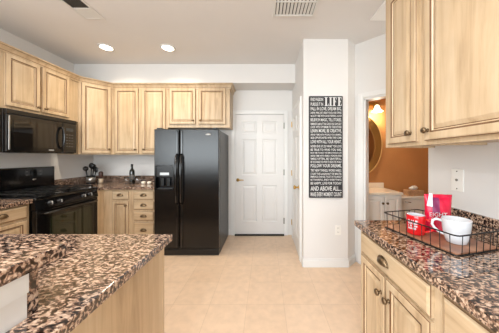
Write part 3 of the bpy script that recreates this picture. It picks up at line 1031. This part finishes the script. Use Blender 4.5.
# ------------------------------------------------------------------ word sign on the pillar
SX0, SX1, SZ0, SZ1, SY = .529, .930, .842, 2.059, 2.45
sg = thing('word_sign', 'tall charcoal sign of white words about life on the pillar', 'sign', ((SX0 + SX1) / 2, 2.479, SZ0), 0)
ow = (SX1 - SX0) / 2
MB().box(-ow, ow, SY - 2.479, 0, 0, SZ1 - SZ0, bev=.002).build('sign_board', 'signboard', sg)
lines = [('FALL IN LOVE, DREAM BIG,', 107, 111), ('DRINK WINE, EAT GREAT FOOD AND SPEND', 111.7, 114.2), ('QUALITY TIME WITH GOOD FRIENDS, LAUGH', 114.9, 117.3),
         ('BELIEVE IN MAGIC, TELL STORIES,', 118.2, 121.9), ('REMINISCE ABOUT THE GOOD OLD DAYS BUT', 122.8, 125.1), ('LOOK WITH OPTIMISM TO THE FUTURE', 125.9, 128.2),
         ('LEARN MORE, BE CREATIVE,', 129, 133.0), ('SPEND TIME WITH PEOPLE YOU ADMIRE,', 133.8, 135.9), ('SEIZE OPPORTUNITIES WHEN THEY COME', 136.7, 138.8),
         ('LOVE WITH ALL YOUR HEART,', 140, 144), ('NEVER GIVE UP, DO WHAT YOU LOVE', 145, 147.9), ('BE TRUE TO WHO YOU ARE,', 148.6, 151.3),
         ('MAKE TIME TO ENJOY THE SIMPLE THINGS IN LIFE', 152.1, 154.1), ('SPEND TIME WITH FAMILY, FORGIVE EVEN', 154.9, 157), ('SMILE OFTEN, BE GRATEFUL,', 157.7, 160.1),
         ('BE THE CHANGE YOU WISH TO SEE IN THE WORLD', 160.8, 163), ('FOLLOW YOUR DREAMS,', 164, 168), ('TRY NEW THINGS, WORK HARD,', 169.1, 172.1),
         ('COUNT THE LAUGHS NOT THE MINUTES', 172.8, 175), ('EMBRACE CHANGE, TRUST IN YOURSELF', 175.8, 178), ('BE THANKFUL, ENJOY EVERYTHING', 178.8, 181.2),
         ('BE HAPPY, LIVE FOR TODAY', 182, 185), ('AND ABOVE ALL...', 186.2, 190.8), ('MAKE EVERY MOMENT COUNT', 192.2, 196.3)]
mb = MB()
def sz(py): return H - (py - 157) * SY / F - SZ0
ty = SY - 2.479 - .0012
def tline(s, xa_, xb_, pa, pb):
    mb.text(s, xa_, xb_, sz(pb), sz(pa), ty, bold=.018)
mgn = .016
for s, a, b in lines:
    tline(s, -ow + mgn, ow - mgn, a, b)
tline('FIND PASSION', -ow + mgn, -.035, 97.7, 101.2)
tline('PURSUE IT IN', -ow + mgn, -.035, 102.5, 106)
def serif_word(x0, x1, z0, z1, y):
    w = (x1 - x0 - .012 * 3) / 3.5; h = z1 - z0
    def q(a, b, c, d):
        mb.bm.faces.new([mb.bm.verts.new(p) for p in ((a, y, c), (b, y, c), (b, y, d), (a, y, d))])
    th, bar, sf = .020, .0065, .009
    x = x0
    for ch in 'LIFE':
        lw = w * (.5 if ch == 'I' else 1)
        st = x + (lw - th) / 2 if ch == 'I' else x + sf
        q(st, st + th, z0 + bar, z1 - bar)
        q(st - sf, st + th + sf, z0, z0 + bar)
        q(st - sf, st + th + sf, z1 - bar, z1)
        if ch in 'LE':
            q(st + th + sf, x + lw, z0, z0 + bar)
            q(x + lw - .006, x + lw, z0 + bar, z0 + .028)
        if ch in 'FE':
            q(st + th + sf, x + lw, z1 - bar, z1)
            q(x + lw - .006, x + lw, z1 - .028, z1 - bar)
            q(st + th, x + lw * .75, z0 + h * .5 - .003, z0 + h * .5 + .004)
            q(x + lw * .75, x + lw * .75 + .005, z0 + h * .5 - .013, z0 + h * .5 + .014)
        x += lw + .012
serif_word(-.018, ow - mgn, sz(106), sz(97.2), ty)
mb.build('lettering', 'signtext', sg, 'white printed lettering', normals=False)

# ------------------------------------------------------------------ wire tray, mugs, coffee bag
ang = 14.3
tr = thing('wire_tray', 'black wire tray with wooden base on the right counter', 'tray', (.797, .850, CT), ang)
TL, TW, TH = .375, .26, .088   # local x across (toward wall), local y away from viewer
MB().box(.003, TW - .003, .003, TL - .003, .006, .012, bev=.001).build('tray_board', 'board', tr)
mb = MB()
def rect(z, r, g=0):
    c = .02; pts = []
    for cx_, cy_, a0 in ((TW + g - c, -g + c, -90), (TW + g - c, TL + g - c, 0), (-g + c, TL + g - c, 90), (-g + c, -g + c, 180)):
        for k in range(5):
            a = R(a0 + 90 * k / 4)
            pts.append((cx_ + c * cos(a), cy_ + c * sin(a), z))
    mb.tube(pts, r, 8, closed=True)
rect(.0035, .0032); rect(TH, .0032, .004)
n_l, n_w = 9, 6
for i in range(n_l):
    y = .025 + (TL - .05) * i / (n_l - 1)
    mb.tube([(-.001, y, .004), (-.004, y, TH)], .0017, 6)
    mb.tube([(TW + .001, y, .004), (TW + .004, y, TH)], .0017, 6)
for i in range(n_w):
    x = .025 + (TW - .05) * i / (n_w - 1)
    mb.tube([(x, -.001, .004), (x, -.004, TH)], .0017, 6)
    mb.tube([(x, TL + .001, .004), (x, TL + .004, TH)], .0017, 6)
mb.build('wire_frame', 'wire', tr)

ZB = CT + .0125
def mug(name, label, loc, rz, prof, mats, handle_pts, hr, inner_mat=None):
    t = thing(name, label, 'mug', loc, rz)
    mb = MB().lathe(prof, seg=40)
    if inner_mat is not None:
        for f in mb.bm.faces:
            c = f.calc_center_median()
            rr = math.hypot(c.x, c.y)
            if f.normal.dot(Vector((c.x, c.y, 0))) < 0 or rr < .01: pass
    body = mb.build('mug_body', mats, t)
    mb = MB().tube(handle_pts, hr, 10)
    mb.transform(Matrix.Diagonal((1, 1.5, 1, 1)))
    mb.build('mug_handle', mats[0], t)
    return t
# red mug
def ring_handle(r0, zc, out, hh, n=11):
    return [(r0 - .004 + out * sin(pi * i / (n - 1)), 0, zc + hh * cos(pi * i / (n - 1))) for i in range(n)]
t = mug('mug', 'red mug with white lettering in the wire tray', (.797, 1.085, ZB), -42,
        [(.001, .001), (.038, .001), (.042, .006), (.043, .098), (.0425, .1), (.0405, .1)], ['redmug'],
        ring_handle(.042, .05, .038, .032), .0055)
MB().lathe([(.0402, .0995), (.039, .02), (.036, .008), (.001, .007)], seg=40).build('mug_lining', 'whitemug', t, 'white inside of the red mug')
# white printed word block on the red mug: short white rows wrapped round the wall
mb = MB()
for row, segs in enumerate([(0, 9), (0, 7, 8, 9), (0, 9), (0, 8)]):
    for col in range(2):
        for k in range(4):
            if (row * 3 + k + col) % 7 == 4: continue
            a0 = R(-130 + col * 30 + k * 6.6); a1 = a0 + R(4.8)
            z0 = .030 + row * .013; z1 = z0 + .009
            vs = [mb.bm.verts.new((.0436 * cos(a), .0436 * sin(a), z)) for a, z in ((a0, z0), (a1, z0), (a1, z1), (a0, z1))]
            mb.bm.faces.new(vs)
mb.build('printed_words', 'whitemug', t, 'white printed rows')
# white mug
t = mug('mug', 'large white mug in the wire tray nearest the viewer', (.903, .968, ZB), 142,
        [(.001, .001), (.034, .001), (.039, .004), (.046, .03), (.0515, .065), (.0545, .108), (.0545, .112), (.0515, .112), (.0485, .07), (.043, .032), (.033, .01), (.001, .008)], ['whitemug'],
        [(.051, 0, .094), (.072, 0, .100), (.086, 0, .090), (.089, 0, .072), (.080, 0, .054), (.064, 0, .040), (.045, 0, .032)], .0062)

# coffee bag
cb = thing('coffee_bag', 'crimson foil coffee bag standing behind the mugs in the wire tray', 'bag', (.953, 1.13, ZB), -10)
mb = MB()
nx, nz = 14, 22
bw, bh = .068, .198
front, back = [], []
for j in range(nz + 1):
    v = j / nz
    fr_, bk_ = [], []
    th = .034 * (1 - v) ** .6 * (1 - .25 * v) + .0018
    if v > .88: th = .0018
    for i in range(nx + 1):
        u = -1 + 2 * i / nx
        x = bw * u * (1 - .05 * sin(pi * v))
        prof = max(0, 1 - abs(u) ** 2.6) ** .7
        w = .0022 * sin(9 * u + 13 * v) * (1 - abs(u)) * (.3 + v)
        y = th * prof + .0008
        fr_.append(mb.bm.verts.new((x, -y + w, bh * v)))
        bk_.append(mb.bm.verts.new((x, y + w, bh * v)))
    front.append(fr_); back.append(bk_)
for g in (front, back):
    for j in range(nz):
        for i in range(nx):
            f = mb.bm.faces.new((g[j][i], g[j][i + 1], g[j + 1][i + 1], g[j + 1][i]))
            f.smooth = True
            if g is front and 3 <= i <= 6 and 11 <= j <= 19: f.material_index = 1
for j in range(nz):
    mb.bm.faces.new((front[j][0], back[j][0], back[j + 1][0], front[j + 1][0]))
    mb.bm.faces.new((front[j][nx], back[j][nx], back[j + 1][nx], front[j + 1][nx]))
for i in range(nx):
    mb.bm.faces.new((front[0][i], front[0][i + 1], back[0][i + 1], back[0][i]))
    mb.bm.faces.new((front[nz][i], front[nz][i + 1], back[nz][i + 1], back[nz][i]))
mb.build('bag_body', ['bag', 'bagplum'], cb)
mb = MB()
mb.text('EIGHT', -.056, .028, .082, .104, -.0290)
mb.text("O'CLOCK", -.050, .022, .064, .077, -.033)
mb.build('bag_lettering', 'whitemug', cb, 'white brand lettering', normals=False)
mb = MB()
vs = [(-.060, -.010, .135), (-.040, -.0255, .133), (-.034, -.012, .203), (-.046, -.006, .203)]
a = [mb.bm.verts.new(p) for p in vs]; b = [mb.bm.verts.new((p[0], p[1] - .0015, p[2])) for p in vs]
mb.bm.faces.new(a); mb.bm.faces.new(b)
for k in range(4): mb.bm.faces.new((a[k], a[(k + 1) % 4], b[(k + 1) % 4], b[k]))
mb.build('bag_strip', 'whitemug', cb, 'white vertical strip')

# ------------------------------------------------------------------ powder room
vn = thing('vanity', 'white bathroom vanity with cream top through the doorway', 'vanity', (1.25, 3.369, 0), 0)
VW, VD = .68, .47
MB().box(.0, VW, -VD, -.002, .09, .795).build('vanity_body', 'vanity', vn)
MB().box(.02, VW - .02, -VD + .06, -.02, .001, .0895).build('toe_kick', 'vanity', vn)
MB().box(-.01, VW + .012, -VD - .025, -.002, .7955, .83, bev=.006).build('vanity_top', 'marble', vn)
MB().box(-.01, VW + .012, -.022, -.002, .8305, .91, bev=.004).build('vanity_splash', 'marble', vn)
for x0, x1, kx in ((.03, .432, .40), (.438, .655, .465)):
    dr = MB().panel_front(x0, x1, .12, .775, -VD, t=.018, fr=.05).build('vanity_door', ['vanity', 'vanity'], vn)
    knob(dr, kx, .68, -VD - .018)
tl = thing('toilet', 'white toilet tank and bowl beside the vanity', 'toilet', (2.33, 3.369, 0), 0)
MB().box(-.235, .235, -.215, -.01, .38, .685, bev=.03, seg=4).build('tank', 'porcelain', tl)
MB().box(-.25, .25, -.235, -.004, .6855, .725, bev=.012, seg=3).build('tank_lid', 'porcelain', tl)
mb = MB().lathe([(.001, 0), (.62, 0), (.58, .25), (.66, .5), (1, .95), (1, 1), (.001, 1)], seg=32)
mb.transform(Matrix.Translation((0, -.45, .001)) @ Matrix.Diagonal((.185, .245, .379, 1)))
mb.build('bowl', 'porcelain', tl)
mb = MB().lathe([(.001, 0), (1, 0), (1, .8), (.94, 1), (.001, 1)], seg=32)
mb.transform(Matrix.Translation((0, -.455, .381)) @ Matrix.Diagonal((.19, .25, .035, 1)))
mb.build('seat_lid', 'porcelain', tl)
MB().tube([(-.17, -.216, .64), (-.17, -.235, .64), (-.10, -.238, .635)], .007, 8).build('flush_lever', 'chrome', tl)
tb = thing('tissue_box', 'beige woven tissue box on the toilet tank lid', 'tissue box', (2.345, 3.24, .7255), 0)
MB().box(-.125, .125, -.06, .06, 0, .085, bev=.008).build('box_body', 'wicker', tb)
mb = MB()
n = 9
for j in range(6):
    pass
mb.lathe([(.03, 0), (.05, .012), (.062, .03), (.05, .048), (.03, .055), (.001, .052)], (0, 0, .0855), seg=14)
for v in mb.bm.verts:
    a = math.atan2(v.co.y, v.co.x)
    k = 1 + .22 * sin(3 * a + 1) + .12 * sin(5 * a)
    v.co.x *= k * 1.05; v.co.y *= k * .5; v.co.z += .012 * sin(2 * a) * (v.co.z - .0855) / .05
mb.build('tissue', 'tissue', tb)
mr = thing('mirror', 'tall oval mirror with thin gold frame above the vanity', 'mirror', (1.60, 3.369, 1.53), 0)
ea, eb = .335, .50
mb = MB().tube([((ea - .018) * cos(2 * pi * i / 48), -.013, (eb - .018) * sin(2 * pi * i / 48)) for i in range(48)], .010, 8, closed=True)
mb.build('mirror_frame', 'gold', mr)
mb = MB().lathe([(.001, 0), (1, 0), (1, 1), (.001, 1)], seg=48, axis='y')
mb.transform(Matrix.Translation((0, -.004, 0)) @ Matrix.Diagonal((ea - .022, .008, eb - .022, 1)))
mb.build('mirror_glass', 'mirror', mr)
sc = thing('vanity_light', 'lit frosted bell wall light on orange wall above the mirror', 'wall light', (1.585, 3.369, 2.125), 0)
MB().box(-.24, .24, -.03, -.001, .02, .075, bev=.008).build('back_plate', 'brass', sc)
for sx in (-.17, .17):
    MB().tube([(sx, -.03, .05), (sx, -.10, .06), (sx, -.15, .045), (sx, -.16, .015)], .009, 8).build('arm', 'brass', sc)
    MB().lathe([(.02, .018), (.028, .012), (.038, -.02), (.055, -.055), (.085, -.085), (.081, -.085), (.051, -.057), (.034, -.022), (.02, .006)], (sx, -.16, 0), seg=28).build('lamp_shade', 'shade', sc)
    l = bpy.data.lights.new('vanity_bulb', 'POINT'); l.energy = 11; l.color = (1, .84, .62); l.shadow_soft_size = .04
    lo = bpy.data.objects.new('vanity_bulb', l); C.objects.link(lo); lo.location = (1.585 + sx, 3.209, 1.99)

# ------------------------------------------------------------------ ceiling fittings
for (cx, cy), lb in zip(CANS + CANS_ADDED + [(1.90, 1.72)], ('lit recessed ceiling light nearer the left wall', 'lit recessed ceiling light above the fridge side',
        'added unseen ceiling light over the sink side', 'added unseen ceiling light over the viewer', 'added unseen ceiling light behind the viewer on the left', 'added unseen ceiling light behind the viewer on the right',
        'added unseen ceiling light in the hall outside the powder room')):
    t = thing('recessed_light', lb, 'ceiling light', (cx, cy, CEIL), 0, 'recessed ceiling lights')
    MB().lathe([(.070, -.001), (.092, -.001), (.090, -.008), (.074, -.012), (.070, -.012)], seg=36).build('trim_ring', 'vent', t)
    MB().lathe([(.001, -.003), (.069, -.003), (.069, -.006), (.001, -.006)], seg=36).build('lamp_lens', 'lens', t)
# supply register on the left
t = thing('ceiling_register', 'narrow white air register with dark slots on ceiling upper left', 'air vent', (-1.755, 1.80, CEIL), 0)
rw, rl = .105, .32
mb = MB()
mb.box(-rw, -rw + .022, -rl, rl, -.008, -.0005, bev=.002).box(rw - .022, rw, -rl, rl, -.008, -.0005, bev=.002)
mb.box(-rw + .022, rw - .022, -rl, -rl + .022, -.008, -.0005, bev=.002).box(-rw + .022, rw - .022, rl - .022, rl, -.008, -.0005, bev=.002)
mb.build('register_frame', 'vent', t)
MB().box(-rw + .022, rw - .022, -rl + .022, .155, -.0015, -.0005).build('register_shade', 'ventshade', t)
mb = MB()
for i in range(11):
    y = .165 + i * .012
    mb.box(-rw + .022, rw - .022, y, y + .011, -.006, -.001)
mb.build('pale_louvres', 'vent', t)
mb = MB()
for i in range(7):
    x = -rw + .034 + i * .022
    mb.box(x, x + .003, -rl + .022, .155, -.007, -.0016)
mb.build('dark_louvres', 'ventshade', t)  # louvres coloured dark as if seen on their shaded side
# return grille
t = thing('return_grille', 'large white slatted return air grille on ceiling at top centre', 'air vent', (.287, 1.775, CEIL), 0)
gw, gl = .213, .30
mb = MB()
mb.box(-gw, -gw + .028, -gl, gl, -.012, -.0005, bev=.003).box(gw - .028, gw, -gl, gl, -.012, -.0005, bev=.003)
mb.box(-gw + .028, gw - .028, -gl, -gl + .028, -.012, -.0005, bev=.003).box(-gw + .028, gw - .028, gl - .028, gl, -.012, -.0005, bev=.003)
for yy in (.10, -.10):
    mb.box(-gw + .028, gw - .028, yy - .006, yy + .006, -.011, -.002)
mb.build('grille_frame', 'vent', t)
MB().box(-gw + .028, gw - .028, -gl + .028, gl - .028, -.0015, -.0005).build('grille_backing', 'ventshade', t)
mb = MB()
for i in range(11):
    x = -gw + .034 + i * .0335
    vs = [(x, -.0016), (x + .019, -.0105), (x + .023, -.0105), (x + .004, -.0016)]
    a = [mb.bm.verts.new((u, -gl + .029, z)) for u, z in vs]; b = [mb.bm.verts.new((u, gl - .029, z)) for u, z in vs]
    mb.bm.faces.new(a); mb.bm.faces.new(b[::-1])
    for k in range(4): mb.bm.faces.new((a[k], b[k], b[(k + 1) % 4], a[(k + 1) % 4]))
mb.build('grille_slats', 'vent', t)
# white hatch on the hall ceiling
o = MB().box(1.09, 1.70, 1.56, 2.128, CEIL - .012, CEIL - .0005, bev=.003).build('ceiling_hatch', 'panelwhite')
tag(o, 'bright white flat panel on the ceiling beside the right upper cabinet', 'ceiling panel')
